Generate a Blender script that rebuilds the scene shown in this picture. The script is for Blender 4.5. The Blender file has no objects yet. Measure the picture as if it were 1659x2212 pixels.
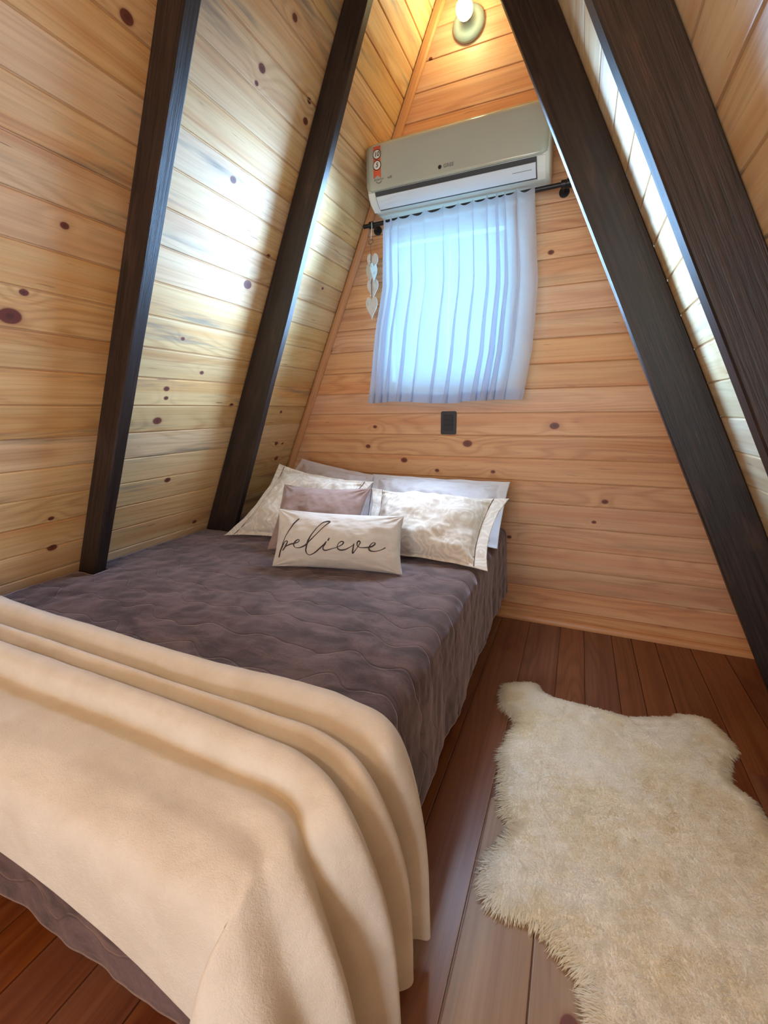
import bpy, math, random
import numpy as np
from mathutils import Vector, Matrix, noise
random.seed(7); rng = np.random.default_rng(7)
SC = bpy.context.scene; COL = SC.collection
PI = math.pi

# ------------------------------------------------------------------ helpers
class MB:
    def __init__(s): s.v = []; s.f = []; s.uv = []
    def add(s, vs, fs, uvs=None):
        b = len(s.v); s.v += [tuple(map(float, p)) for p in vs]
        for k, f in enumerate(fs):
            s.f.append([b + i for i in f])
            s.uv.append(uvs[k] if uvs else [(0, 0)] * len(f))
    def box(s, a, b):
        (x0, y0, z0), (x1, y1, z1) = a, b
        vs = [(x0,y0,z0),(x1,y0,z0),(x1,y1,z0),(x0,y1,z0),(x0,y0,z1),(x1,y0,z1),(x1,y1,z1),(x0,y1,z1)]
        s.add(vs, [(0,3,2,1),(4,5,6,7),(0,1,5,4),(1,2,6,5),(2,3,7,6),(3,0,4,7)])
    def grid(s, P, closed=False, uv=None):
        n, m = len(P), len(P[0]); vs = [p for r in P for p in r]; fs = []; us = []
        for i in range(n - 1):
            for j in range(m if closed else m - 1):
                k = (j + 1) % m
                fs.append((i*m+j, i*m+k, (i+1)*m+k, (i+1)*m+j))
                if uv: us.append([uv[i][j], uv[i][k], uv[i+1][k], uv[i+1][j]])
        s.add(vs, fs, us if uv else None)
    def tube(s, pts, r, n=10, cap=True):
        pts = [Vector(p) for p in pts]; rings = []
        rr = r if hasattr(r, '__len__') else [r] * len(pts)
        up = None
        for i, p in enumerate(pts):
            t = (pts[min(i+1, len(pts)-1)] - pts[max(i-1, 0)]).normalized()
            if up is None: up = Vector((0,0,1)) if abs(t.z) < .9 else Vector((0,1,0))
            a = t.cross(up).normalized(); b = a.cross(t).normalized(); up = b
            rings.append([p + (a*math.cos(q) + b*math.sin(q))*rr[i] for q in [2*PI*k/n for k in range(n)]])
        base = len(s.v); s.grid(rings, True)
        if cap:
            s.f.append([base + k for k in range(n)][::-1]); s.uv.append([(0,0)]*n)
            s.f.append([base + (len(pts)-1)*n + k for k in range(n)]); s.uv.append([(0,0)]*n)
    def lathe(s, prof, n=32, M=Matrix()):
        s.grid([[M @ Vector((r*math.cos(2*PI*k/n), r*math.sin(2*PI*k/n), z)) for k in range(n)] for r, z in prof], True)
    def prism(s, poly, f0, f1):
        n = len(poly); vs = [f0(p) for p in poly] + [f1(p) for p in poly]
        s.add(vs, [list(range(n))[::-1], list(range(n, 2*n))] + [(i, (i+1)%n, n+(i+1)%n, n+i) for i in range(n)])
    def build(s, name, mat, parent=None, smooth=False, bevel=0, seg=3, fix=True):
        me = bpy.data.meshes.new(name); me.from_pydata(s.v, [], s.f)
        ul = me.uv_layers.new(name='UVMap')
        ul.data.foreach_set('uv', np.array([c for f in s.uv for c in f], dtype=np.float32).ravel())
        if fix:
            import bmesh
            bm = bmesh.new(); bm.from_mesh(me); bmesh.ops.recalc_face_normals(bm, faces=bm.faces); bm.to_mesh(me); bm.free()
        me.materials.append(mat); o = bpy.data.objects.new(name, me); COL.objects.link(o)
        if smooth: me.polygons.foreach_set('use_smooth', [True]*len(me.polygons))
        if bevel:
            m = o.modifiers.new('bevel', 'BEVEL'); m.width = bevel; m.segments = seg; m.limit_method = 'ANGLE'; m.angle_limit = .6
            me.polygons.foreach_set('use_smooth', [True]*len(me.polygons))
            w = o.modifiers.new('wn', 'WEIGHTED_NORMAL'); w.keep_sharp = True
        if parent:
            o.parent = parent; o.matrix_parent_inverse = Matrix.Translation(-parent.location)
        return o
def tag(o, label, cat, group=None):
    o['label'] = label; o['category'] = cat
    if group: o['group'] = group
    return o
def struct(o): o['kind'] = 'structure'; return o
def empty(name, loc, label, cat, group=None):
    o = bpy.data.objects.new(name, None); o.location = loc; o.empty_display_size = .05; COL.objects.link(o)
    return tag(o, label, cat, group)
def lerp(a, b, t): return a + (b - a)*t
def nz(x, y=0, z=0): return noise.noise(Vector((x, y, z)))

# ------------------------------------------------------------------ node helper
def lin(c): return tuple((x/12.92 if x <= .04045 else ((x+.055)/1.055)**2.4) for x in [v/255 for v in c]) + (1,)
class NT:
    def __init__(s, name):
        s.m = bpy.data.materials.new(name); s.m.use_nodes = True; s.t = s.m.node_tree; s.t.nodes.clear()
    def n(s, typ, **kw):
        o = s.t.nodes.new(typ)
        for k, v in kw.items(): setattr(o, k, v)
        return o
    def put(s, sock, v):
        if isinstance(v, bpy.types.NodeSocket): s.t.links.new(v, sock)
        elif v is not None: sock.default_value = v
    def math(s, op, a, b=None, c=None, clamp=False):
        o = s.n('ShaderNodeMath', operation=op, use_clamp=clamp)
        s.put(o.inputs[0], a)
        if b is not None: s.put(o.inputs[1], b)
        if c is not None: s.put(o.inputs[2], c)
        return o.outputs[0]
    def mix(s, f, a, b, blend='MIX'):
        o = s.n('ShaderNodeMix', data_type='RGBA', blend_type=blend, clamp_factor=True)
        s.put(o.inputs[0], f); s.put(o.inputs[6], a); s.put(o.inputs[7], b); return o.outputs[2]
    def noise(s, vec, scale=1, detail=3, rough=.5, dist=0, dims='3D'):
        o = s.n('ShaderNodeTexNoise', noise_dimensions=dims)
        s.put(o.inputs['Vector'], vec); o.inputs['Scale'].default_value = scale
        o.inputs['Detail'].default_value = detail; o.inputs['Roughness'].default_value = rough
        o.inputs['Distortion'].default_value = dist; return o.outputs[0]
    def ramp(s, f, lo, hi): # smooth step
        o = s.n('ShaderNodeMapRange', interpolation_type='SMOOTHSTEP'); s.put(o.inputs[0], f)
        o.inputs[1].default_value = lo; o.inputs[2].default_value = hi; return o.outputs[0]
    def comb(s, x, y, z):
        o = s.n('ShaderNodeCombineXYZ')
        for i, v in enumerate((x, y, z)): s.put(o.inputs[i], v)
        return o.outputs[0]
    def sep(s, v):
        o = s.n('ShaderNodeSeparateXYZ'); s.put(o.inputs[0], v); return o.outputs
    def bump(s, h, strength=.3, dist=.002, normal=None):
        o = s.n('ShaderNodeBump'); s.put(o.inputs['Height'], h); o.inputs['Strength'].default_value = strength
        o.inputs['Distance'].default_value = dist
        if normal: s.put(o.inputs['Normal'], normal)
        return o.outputs[0]
    def pbsdf(s, col, rough=.5, bump=None, **kw):
        p = s.n('ShaderNodeBsdfPrincipled'); s.put(p.inputs['Base Color'], col); s.put(p.inputs['Roughness'], rough)
        if bump: s.put(p.inputs['Normal'], bump)
        for k, v in kw.items(): s.put(p.inputs[k.replace('_', ' ')], v)
        return p.outputs[0]
    def out(s, sh):
        o = s.n('ShaderNodeOutputMaterial'); s.t.links.new(sh, o.inputs[0]); return s.m
def plain(name, rgb, rough=.5, **kw):
    t = NT(name); return t.out(t.pbsdf(lin(rgb), rough, **kw))

def wood(name, light, dark, warm, knots=(), seed=0., contrast=1., stain=0., rough=.42, knotcol=(112,52,34), flecks=1., bump=.15, coat=0.15):
    t = NT(name)
    uv = t.sep(t.n('ShaderNodeTexCoord').outputs['UV'])
    rnd = t.n('ShaderNodeNewGeometry').outputs['Random Per Island']
    u0, v0 = uv[0], uv[1]
    r1 = t.math('MULTIPLY', rnd, 41.3); r2 = t.math('FRACT', t.math('MULTIPLY', rnd, 7.77))
    u = t.math('ADD', u0, r1)
    bend = None; kmask = None; halo = None
    for (ku, kv, kr) in knots:
        kr = kr*1.18 + .0005
        du = t.math('MULTIPLY', t.math('SUBTRACT', u0, ku), .72); dv = t.math('SUBTRACT', v0, kv)
        d2 = t.math('ADD', t.math('MULTIPLY', du, du), t.math('MULTIPLY', dv, dv))
        e = t.math('EXPONENT', t.math('MULTIPLY', d2, -1.0/(kr*kr*10)))
        k = t.math('EXPONENT', t.math('MULTIPLY', d2, -1.0/(kr*kr*.8)))
        bend = e if bend is None else t.math('ADD', bend, e)
        kmask = k if kmask is None else t.math('MAXIMUM', kmask, k)
    P = lambda a, b, c=seed: t.comb(t.math('MULTIPLY', u, a), t.math('MULTIPLY', v0, b), t.math('ADD', r1, c))
    f = t.noise(P(.7, 6.5), 1, 1.5, .45)
    if bend: f = t.math('ADD', f, t.math('MULTIPLY', bend, .07))
    rings = t.math('SINE', t.math('MULTIPLY', f, 105.))
    rings = t.math('POWER', t.math('MULTIPLY_ADD', rings, .5, .5), 2.2)
    ringamt = t.ramp(t.noise(P(.5, 5, seed+3), 1, 1), .38, .62)
    broad = t.ramp(t.noise(P(.45, 16, seed+9), 1, 3, .6), .42, .66)
    fine = t.noise(P(2.2, 170, seed+5), 1, 3, .65)
    col = t.mix(t.math('MULTIPLY', broad, .6*contrast), lin(light), lin(warm))
    col = t.mix(t.math('MULTIPLY', t.math('MULTIPLY', rings, t.math('MULTIPLY_ADD', ringamt, .26, .07)), contrast), col, lin(dark))
    col = t.mix(t.math('MULTIPLY', t.ramp(fine, .45, .75), .30*contrast), col, lin(dark))
    st2 = t.noise(P(.8, 46, seed+7), 1, 5, .72)
    col = t.mix(t.math('MULTIPLY', t.ramp(st2, .52, .68), .24*contrast), col, lin(dark))
    col = t.mix(t.math('MULTIPLY', t.ramp(st2, .46, .34), .22*contrast), col, lin([min(255, x*1.07) for x in light]))
    # board to board tone
    tone = t.math('MULTIPLY_ADD', r2, .16*contrast, 1 - .08*contrast)
    hsv = t.n('ShaderNodeHueSaturation'); t.put(hsv.inputs['Color'], col); t.put(hsv.inputs['Value'], tone)
    t.put(hsv.inputs['Saturation'], t.math('MULTIPLY_ADD', t.math('FRACT', t.math('MULTIPLY', rnd, 3.33)), .2, .9)); col = hsv.outputs[0]
    if stain:
        s1 = t.math('MULTIPLY', t.ramp(t.noise(P(1.1, 12, seed+20), 1, 4, .65), .56, .74), stain)
        col = t.mix(s1, col, lin((112,106,96)))
    if flecks:
        fl = t.math('MULTIPLY', t.ramp(t.noise(P(7, 120, seed+30), 1, 2, .5), .70, .78), .75*flecks)
        col = t.mix(fl, col, lin((120,66,40)))
    if kmask:
        col = t.mix(t.math('MULTIPLY', t.ramp(kmask, .10, .55), .55), col, lin((150,88,52)))
        col = t.mix(t.ramp(kmask, .36, .52), col, lin(knotcol))
        col = t.mix(t.math('MULTIPLY', t.ramp(kmask, .80, .97), .5), col, lin((60,30,24)))
    b = t.bump(t.math('ADD', t.math('MULTIPLY', fine, .6), t.math('MULTIPLY', rings, .3)), bump, .001)
    return t.out(t.pbsdf(col, rough, b, Coat_Weight=coat, Coat_Roughness=.25))

KL = [(1.523,1.474,.020),(1.495,1.539,.008),(1.412,1.725,.008),(1.317,2.212,.013),(1.355,.69,.012),(1.37,.817,.007),(.886,2.316,.006),(.877,2.36,.011),
      (.789,2.541,.009),(.622,2.344,.010),(.629,2.403,.008),(.973,1.492,.006),(.849,1.372,.007),(1.002,1.298,.009),(.996,1.261,.007),(1.016,1.168,.014),
      (.714,1.745,.016),(.907,.89,.011),(.637,1.874,.007),(.633,1.235,.008),(.136,1.001,.006),(.195,1.006,.010),(.24,1.197,.007),(.202,1.849,.006),(.685,.616,.009),(.151,.907,.012),(.897,2.041,.010)]
KB = [(.491,1.01,.015),(.079,.92,.017),(.424,1.76,.009),(-.269,.824,.013),(.214,.78,.008),(.737,.661,.010),(-.081,.775,.008),(.311,.445,.008),
      (-.487,.895,.010),(-.442,1.003,.008),(-.713,1.421,.012),(.699,.559,.007),(-.139,2.616,.006)]
M = {}
M['pine_left'] = wood('pine_left', (228,190,138), (166,106,60), (212,150,90), KL, 1., 1., .75, rough=.6, coat=.04)
M['pine_back'] = wood('pine_back', (224,176,132), (164,98,60), (208,138,92), KB, 4., 1., .28, rough=.52, coat=.08)
M['pine_right'] = wood('pine_right', (230,206,166), (178,128,82), (216,174,124), [(.95,1.18,.012),(.9,.92,.012)], 8., .9, .3)
M['pine_trim'] = wood('pine_trim', (214,160,116), (170,104,66), (200,140,96), (), 12., .6, 0., .5, flecks=.3)
M['floor_tan'] = wood('floor_tan', (166,138,108), (108,82,62), (146,112,84), [(1.62,.665,.018)], 19., 1., .5, .4, flecks=.6, coat=.1)
M['floor_wood'] = wood('floor_wood', (136,84,54), (78,36,22), (112,54,32), (), 15., 1.1, .25, .33, flecks=.6, coat=.2)

def make_dark():
    t = NT('dark_stain'); co = t.n('ShaderNodeTexCoord').outputs['UV']; s = t.sep(co)
    st = t.noise(t.comb(t.math('MULTIPLY', s[0], 3), t.math('MULTIPLY', s[1], 90), 0), 1, 4, .7)
    bl = t.noise(t.comb(t.math('MULTIPLY', s[0], 5), t.math('MULTIPLY', s[1], 18), 3), 1, 4, .6)
    c = t.mix(t.ramp(st, .3, .75), lin((22,15,13)), lin((52,36,29)))
    c = t.mix(t.math('MULTIPLY', t.ramp(bl, .52, .75), .55), c, lin((78,53,42)))
    c = t.mix(t.math('MULTIPLY', t.ramp(bl, .42, .28), .6), c, lin((18,11,9)))
    return t.out(t.pbsdf(c, t.math('MULTIPLY_ADD', st, .3, .30), t.bump(t.math('ADD', st, bl), .5, .002)))
M['dark_stain'] = make_dark()
M['white_plastic'] = plain('white_plastic', (232,234,228), .22)
M['panel_plastic'] = plain('panel_plastic', (184,189,178), .18, Coat_Weight=.3, Coat_Roughness=.08)
M['grey_plastic'] = plain('grey_plastic', (70,72,76), .4)
M['louver_plastic'] = plain('louver_plastic', (225,232,240), .12)
M['black_metal'] = plain('black_metal', (24,25,28), .38)
M['black_plastic'] = plain('black_plastic', (30,33,40), .35)
M['dark_socket'] = plain('dark_socket', (14,15,18), .5)
M['orange_sticker'] = plain('orange_sticker', (226,104,70), .4)
M['white_sticker'] = plain('white_sticker', (235,235,228), .4)
M['black_ink'] = plain('black_ink', (28,28,30), .5)
M['grey_ink'] = plain('grey_ink', (120,124,122), .5)
M['lettering'] = plain('lettering', (62,50,50), .8)
M['piping'] = plain('piping', (104,74,58), .8)
M['twine'] = plain('twine', (138,104,84), .9)
M['hide_leather'] = plain('hide_leather', (225,220,205), .7)
M['canopy_plastic'] = plain('canopy_plastic', (150,168,164), .35)

def fabric(name, rgb, rgb2=None, rough=.9, sheen=.3, weave=900, wr=.5, jac=0):
    t = NT(name); co = t.n('ShaderNodeTexCoord').outputs['Object']
    n1 = t.noise(co, 14, 3); n2 = t.noise(co, weave, 2)
    c = t.mix(t.ramp(n1, .3, .7), lin(rgb), lin(rgb2 or rgb))
    c = t.mix(t.math('MULTIPLY', n2, .15), c, lin([x*.8 for x in rgb]))
    h = t.math('ADD', t.math('MULTIPLY', n2, .12), t.math('MULTIPLY', t.noise(co, 26, 4, .6, 1.2), wr))
    if jac: # woven swirl damask: tone on tone
        w = t.n('ShaderNodeTexVoronoi', feature='F1'); t.put(w.inputs['Vector'], co); w.inputs['Scale'].default_value = 8
        ph = t.math('SINE', t.math('ADD', t.math('MULTIPLY', w.outputs['Distance'], 34.), t.math('MULTIPLY', t.noise(co, 14, 2), 30.)))
        mk = t.ramp(ph, .1, .5); c = t.mix(t.math('MULTIPLY', mk, jac), c, lin((250,246,238)))
    return t.out(t.pbsdf(c, rough, t.bump(h, .5, .004), Sheen_Weight=sheen, Sheen_Roughness=.5))
M['linen'] = fabric('linen', (202,198,192), (210,207,202), wr=.35)
M['mauve'] = fabric('mauve', (150,126,122), (158,136,132), wr=.3)
M['cream_cotton'] = fabric('cream_cotton', (206,199,188), (214,208,199), wr=.3, sheen=.1, rough=.75, jac=.30)
M['lilac_cotton'] = fabric('lilac_cotton', (208,198,206), (214,206,214), wr=.7, sheen=.1, rough=.8)
M['white_cotton'] = fabric('white_cotton', (220,222,232), (224,226,236), wr=.7, sheen=.1, rough=.8)

def make_velvet():
    t = NT('brown_plush'); tc = t.n('ShaderNodeTexCoord'); co = tc.outputs['UV']; s = t.sep(co)
    # stitched meander lines, one every 11 cm
    wig = t.noise(t.comb(t.math('MULTIPLY', s[0], 5.5), t.math('MULTIPLY', s[1], 2.2), 0), 1, 1.5)
    wig2 = t.math('MULTIPLY', t.math('SINE', t.math('MULTIPLY', s[0], 44.)), .012)
    vv = t.math('ADD', t.math('ADD', s[1], t.math('MULTIPLY', wig, .16)), wig2)
    fr = t.math('ABSOLUTE', t.math('SUBTRACT', t.math('FRACT', t.math('DIVIDE', vv, .115)), .5))
    line = t.ramp(fr, .0, .045)       # 0 at stitch
    puff = t.ramp(fr, 0, .42)
    nap = t.noise(t.comb(t.math('MULTIPLY', s[0], 7), t.math('MULTIPLY', s[1], 11), 1), 1, 5, .62, 1.0)
    fz = t.noise(t.comb(t.math('MULTIPLY', s[0], 120), t.math('MULTIPLY', s[1], 160), 5), 1, 4, .7)
    c = t.mix(t.ramp(nap, .32, .7), lin((62,49,48)), lin((110,88,86)))
    c = t.mix(t.math('MULTIPLY', t.ramp(fz, .35, .7), .35), c, lin((58,44,42)))
    c = t.mix(t.math('MULTIPLY', t.math('SUBTRACT', 1., line), .35), c, lin((44,32,32)))
    h = t.math('ADD', t.math('ADD', t.math('MULTIPLY', puff, .35), t.math('MULTIPLY', line, .30)), t.math('ADD', t.math('MULTIPLY', nap, .8), t.math('MULTIPLY', fz, .12)))
    return t.out(t.pbsdf(c, .85, t.bump(h, .6, .009), Sheen_Weight=.8, Sheen_Roughness=.35, Sheen_Tint=lin((206,192,202))))
M['brown_plush'] = make_velvet()
def make_fleece():
    t = NT('cream_fleece'); co = t.n('ShaderNodeTexCoord').outputs['Object']
    a = t.noise(co, 420, 4, .7); b = t.noise(co, 9, 4, .6); d = t.noise(co, 110, 3, .7)
    c = t.mix(t.ramp(b, .3, .7), lin((217,211,200)), lin((229,225,217)))
    c = t.mix(t.math('MULTIPLY', a, .18), c, lin((190,172,144)))
    h = t.math('ADD', t.math('MULTIPLY', a, .5), t.math('ADD', t.math('MULTIPLY', d, .5), t.math('MULTIPLY', b, 1.2)))
    return t.out(t.pbsdf(c, .95, t.bump(h, .55, .005), Sheen_Weight=.6, Sheen_Roughness=.4, Sheen_Tint=lin((255,244,226))))
M['cream_fleece'] = make_fleece()
def make_wool():
    t = NT('sheep_wool'); co = t.n('ShaderNodeTexCoord').outputs['Object']
    b = t.noise(co, 7, 4, .6); e = t.noise(co, 2.4, 3, .6)
    c = t.mix(t.ramp(b, .35, .7), lin((252,249,238)), lin((246,238,214)))
    c = t.mix(t.math('MULTIPLY', t.ramp(e, .48, .72), .5), c, lin((236,220,180)))
    pb = t.pbsdf(c, .9, Sheen_Weight=.2)
    tr = t.n('ShaderNodeBsdfTranslucent'); t.put(tr.inputs[0], c); m_ = t.n('ShaderNodeMixShader'); m_.inputs[0].default_value = .35
    t.t.links.new(pb, m_.inputs[1]); t.t.links.new(tr.outputs[0], m_.inputs[2]); return t.out(m_.outputs[0])
M['sheep_wool'] = make_wool()
def make_under():
    t = NT('sheep_under'); co = t.n('ShaderNodeTexCoord').outputs['Object']
    b = t.noise(co, 7, 4, .6); f = t.noise(co, 260, 3, .6)
    c = t.mix(t.ramp(b, .35, .7), lin((252,249,238)), lin((246,238,214)))
    return t.out(t.pbsdf(c, .95, t.bump(f, .5, .004), Sheen_Weight=.3))
M['sheep_under'] = make_under()
def make_sheer(name, tr, rgb):
    t = NT(name); co = t.n('ShaderNodeTexCoord').outputs['UV']; s = t.sep(co)
    w = t.noise(t.comb(t.math('MULTIPLY', s[0], 40), t.math('MULTIPLY', s[1], 500), 0), 1, 2)
    d = t.n('ShaderNodeBsdfDiffuse'); d.inputs[0].default_value = lin(rgb)
    q = t.n('ShaderNodeBsdfTranslucent'); q.inputs[0].default_value = lin(rgb)
    m1 = t.n('ShaderNodeMixShader'); m1.inputs[0].default_value = .58
    t.t.links.new(d.outputs[0], m1.inputs[1]); t.t.links.new(q.outputs[0], m1.inputs[2])
    p = t.n('ShaderNodeBsdfTransparent'); m2 = t.n('ShaderNodeMixShader')
    t.put(m2.inputs[0], t.math('MULTIPLY_ADD', w, .12, tr - .06))
    t.t.links.new(m1.outputs[0], m2.inputs[1]); t.t.links.new(p.outputs[0], m2.inputs[2])
    return t.out(m2.outputs[0])
M['sheer'] = make_sheer('sheer', .20, (224,232,250))
M['sheer_hem'] = make_sheer('sheer_hem', .08, (196,200,222))
def make_glass():
    t = NT('window_glass'); g = t.n('ShaderNodeBsdfGlossy'); g.inputs['Roughness'].default_value = .02
    p = t.n('ShaderNodeBsdfTransparent'); m = t.n('ShaderNodeMixShader'); m.inputs[0].default_value = .92
    t.t.links.new(g.outputs[0], m.inputs[1]); t.t.links.new(p.outputs[0], m.inputs[2]); return t.out(m.outputs[0])
M['window_glass'] = make_glass()
def emis(name, rgb, st):
    t = NT(name); e = t.n('ShaderNodeEmission'); e.inputs[0].default_value = lin(rgb); e.inputs[1].default_value = st; return t.out(e.outputs[0])
M['bulb_glow'] = emis('bulb_glow', (255,244,182), 80.)
def make_heart():
    t = NT('whitewashed_wood'); co = t.n('ShaderNodeTexCoord').outputs['Object']; s = t.sep(co)
    g = t.noise(t.comb(t.math('MULTIPLY', s[0], 260), s[1], t.math('MULTIPLY', s[2], 30)), 1, 3)
    c = t.mix(t.ramp(g, .55, .8), lin((214,216,214)), lin((160,156,150)))
    return t.out(t.pbsdf(c, .7, t.bump(g, .3, .001)))
M['whitewashed'] = make_heart()

# ------------------------------------------------------------------ room data
SL, XL = .453, -1.385      # left slope: x = XL + SL*z
SR, XR = .46, 1.48         # right slope: x = XR - SR*z
ZAP = (XR - XL)/(SL + SR); XAP = XL + SL*ZAP
YB = -4.6                  # front end of the room, behind the camera
kL = math.hypot(1, SL); kR = math.hypot(1, SR)
def PL(y, s, off=0):       # point on the left slope, s along slope, off inward
    return Vector((XL + SL*s/kL + off/kL, y, s/kL - off*SL/kL))
def PR(y, s, off=0):
    return Vector((XR - SR*s/kR - off/kR, y, s/kR - off*SR/kR))

def boards(mb, F, v0, v1, u0, u1, uvf, c=.0035, g=.006):
    """one tongue and groove board: face plus two chamfered edges down into the groove"""
    prof = [(v0 + .0012, -g), (v0 + c, -.0006), (v0 + c + .002, 0), (v1 - c - .002, 0), (v1 - c, -.0006), (v1 - .0012, -g)]
    us = [u0, u1]
    P = [[F(u, v, o) for v, o in prof] for u in us]
    mb.grid(P, uv=[[uvf(u, v) for v, o in prof] for u in us])

# left and right slopes: planks run along the room
for nm, F, pitch, off, smax, mat in (('wall_left', PL, .1071, .586, ZAP*kL, 'pine_left'), ('wall_right', PR, .112, 1.165, ZAP*kR, 'pine_right')):
    mb = MB(); k0 = -int(off/pitch) - 1; k = k0
    while off + k*pitch < smax:
        v0 = max(off + k*pitch, 0); v1 = min(off + (k+1)*pitch, smax); k += 1
        if v1 - v0 < .02: continue
        boards(mb, lambda u, v, o, F=F: F(-u, v, o), v0, v1, 0, -YB, lambda u, v: (u, v))
    sgn = 1
    a, b, c_, d = F(0, 0, -.006), F(YB, 0, -.006), F(YB, smax, -.006), F(0, smax, -.006)
    e, f, g_, h = F(0, 0, -.05), F(YB, 0, -.05), F(YB, smax, -.05), F(0, smax, -.05)
    mb.add([a, b, c_, d, e, f, g_, h], [(0,1,2,3),(7,6,5,4),(0,4,5,1),(1,5,6,2),(2,6,7,3),(3,7,4,0)])
    struct(mb.build(nm, M[mat], fix=True))

# back wall with window opening
WX0, WX1, WZ0, WZ1 = -.37, .26, 1.21, 1.93
xl = lambda z: XL + SL*z; xr = lambda z: XR - SR*z
mb = MB(); pitch = .11; k = -9
def back_board(mb, z0, z1, xa0, xa1, xb0, xb1):
    c, g = .0028, .005
    prof = [(z0+.0012, g), (z0+c, .0006), (z0+c+.002, 0), (z1-c-.002, 0), (z1-c, .0006), (z1-.0012, g)]
    f = lambda z: (z-z0)/(z1-z0)
    L_ = [(lerp(xa0, xa1, f(z)), o, z) for z, o in prof]; R_ = [(lerp(xb0, xb1, f(z)), o, z) for z, o in prof]
    mb.grid([L_, R_], uv=[[(p[0], p[2]) for p in L_], [(p[0], p[2]) for p in R_]])
while .962 + k*pitch < ZAP:
    z0 = max(.962 + k*pitch, 0); z1 = min(.962 + (k+1)*pitch, ZAP - .002); k += 1
    if z1 - z0 < .015: continue
    if z1 > WZ0 and z0 < WZ1:
        if z0 < WZ0: back_board(mb, z0, WZ0, WX0, WX0, WX1, WX1)
        if z1 > WZ1: back_board(mb, WZ1, z1, WX0, WX0, WX1, WX1)
        back_board(mb, z0, z1, xl(z0), xl(z1), WX0, WX0); back_board(mb, z0, z1, WX1, WX1, xr(z0), xr(z1))
    else: back_board(mb, z0, z1, xl(z0), xl(z1), xr(z0), xr(z1))
for poly in ([(xl(0),0),(xr(0),0),(xr(WZ0),WZ0),(xl(WZ0),WZ0)], [(xl(WZ0),WZ0),(WX0,WZ0),(WX0,WZ1),(xl(WZ1),WZ1)],
             [(WX1,WZ0),(xr(WZ0),WZ0),(xr(WZ1),WZ1),(WX1,WZ1)], [(xl(WZ1),WZ1),(xr(WZ1),WZ1),(XAP,ZAP)]):
    mb.prism(poly, lambda p: (p[0], .006, p[1]), lambda p: (p[0], .05, p[1]))
struct(mb.build('wall_back', M['pine_back']))
# window
wr = MB(); fw = .03
for a, b in (((WX0,.004,WZ0),(WX1,.06,WZ0+fw)), ((WX0,.004,WZ1-fw),(WX1,.06,WZ1)), ((WX0,.004,WZ0+fw),(WX0+fw,.06,WZ1-fw)), ((WX1-fw,.004,WZ0+fw),(WX1,.06,WZ1-fw)),
             (((WX0+WX1)/2-.012,.02,WZ0+fw),((WX0+WX1)/2+.012,.05,WZ1-fw))): wr.box(a, b)
win = struct(wr.build('window_1', M['white_plastic'], bevel=.003))
gp = MB(); gp.box((WX0+fw, .036, WZ0+fw), (WX1-fw, .040, WZ1-fw)); gp.build('pane', M['window_glass'], win)

# front gable (behind the camera) with a glazed door to the deck
DX0, DX1, DZ = -.25, .75, 1.55
mb = MB()
for poly in ([(xl(0),0),(DX0,0),(DX0,DZ),(xl(DZ),DZ)], [(DX1,0),(xr(0),0),(xr(DZ)-.0,DZ),(DX1,DZ)], [(xl(DZ),DZ),(xr(DZ),DZ),(XAP,ZAP)]):
    mb.prism(poly, lambda p: (p[0], YB-.05, p[1]), lambda p: (p[0], YB, p[1]))
    mb.uv[-len(poly)-2:] = mb.uv[-len(poly)-2:]
struct(mb.build('wall_front', M['pine_back']))
dr = MB()
for a, b in (((DX0,YB-.05,.0),(DX1,YB-.01,.1)), ((DX0,YB-.05,DZ-.08),(DX1,YB-.01,DZ)), ((DX0,YB-.05,.1),(DX0+.08,YB-.01,DZ-.08)), ((DX1-.08,YB-.05,.1),(DX1,YB-.01,DZ-.08))): dr.box(a, b)
door = struct(dr.build('door_1', M['pine_trim']))
dg = MB(); dg.box((DX0+.08, YB-.032, .1), (DX1-.08, YB-.028, DZ-.08)); dg.build('pane', M['window_glass'], door)

# floor boards along the room
seams = [-1.40, -1.26, -1.13, -1.0, -.86, -.73, -.60, -.47, -.35, -.22, -.09, .04, .17, .30, .444, .592, .70, .822, .908, 1.008, 1.149, 1.28, 1.40, 1.50]
mb = MB()
joints = {.444: [-1.18], .30: [-.35, -2.3], .592: [-1.25], .822: [-.9, -2.9]}
for i in range(len(seams)-1):
    x0, x1 = seams[i], seams[i+1]
    cuts = [0] + joints.get(x0, [-rng.uniform(.4, 2.2)]) + [YB]
    for a, b in zip(cuts[:-1], cuts[1:]):
        gap = .0022 if abs(x0 - .444) < .001 else .0009
        prof = [(x0 + gap, -.006), (x0 + gap + .0012, -.0005), (x0 + gap + .003, 0), (x1 - .003, 0), (x1 - .0015, -.0005), (x1 - .0008, -.006)]
        P = [[(x, y, z) for x, z in prof] for y in (a - .0006, b + .0006)]
        mb.grid(P, uv=[[(-p[1], p[0]) for p in r] for r in P])
tanset = [len(mb.f) - 0]
mb.box((-1.40, YB, -.05), (1.50, 0, -.006))
fo = struct(mb.build('floor', M['floor_wood'], fix=False)); fo.data.materials.append(M['floor_tan'])
for p_ in fo.data.polygons:
    c_ = p_.center
    if .44 < c_.x < .70 and c_.y < -1.2 and c_.z > -.01: p_.material_index = 1

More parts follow.
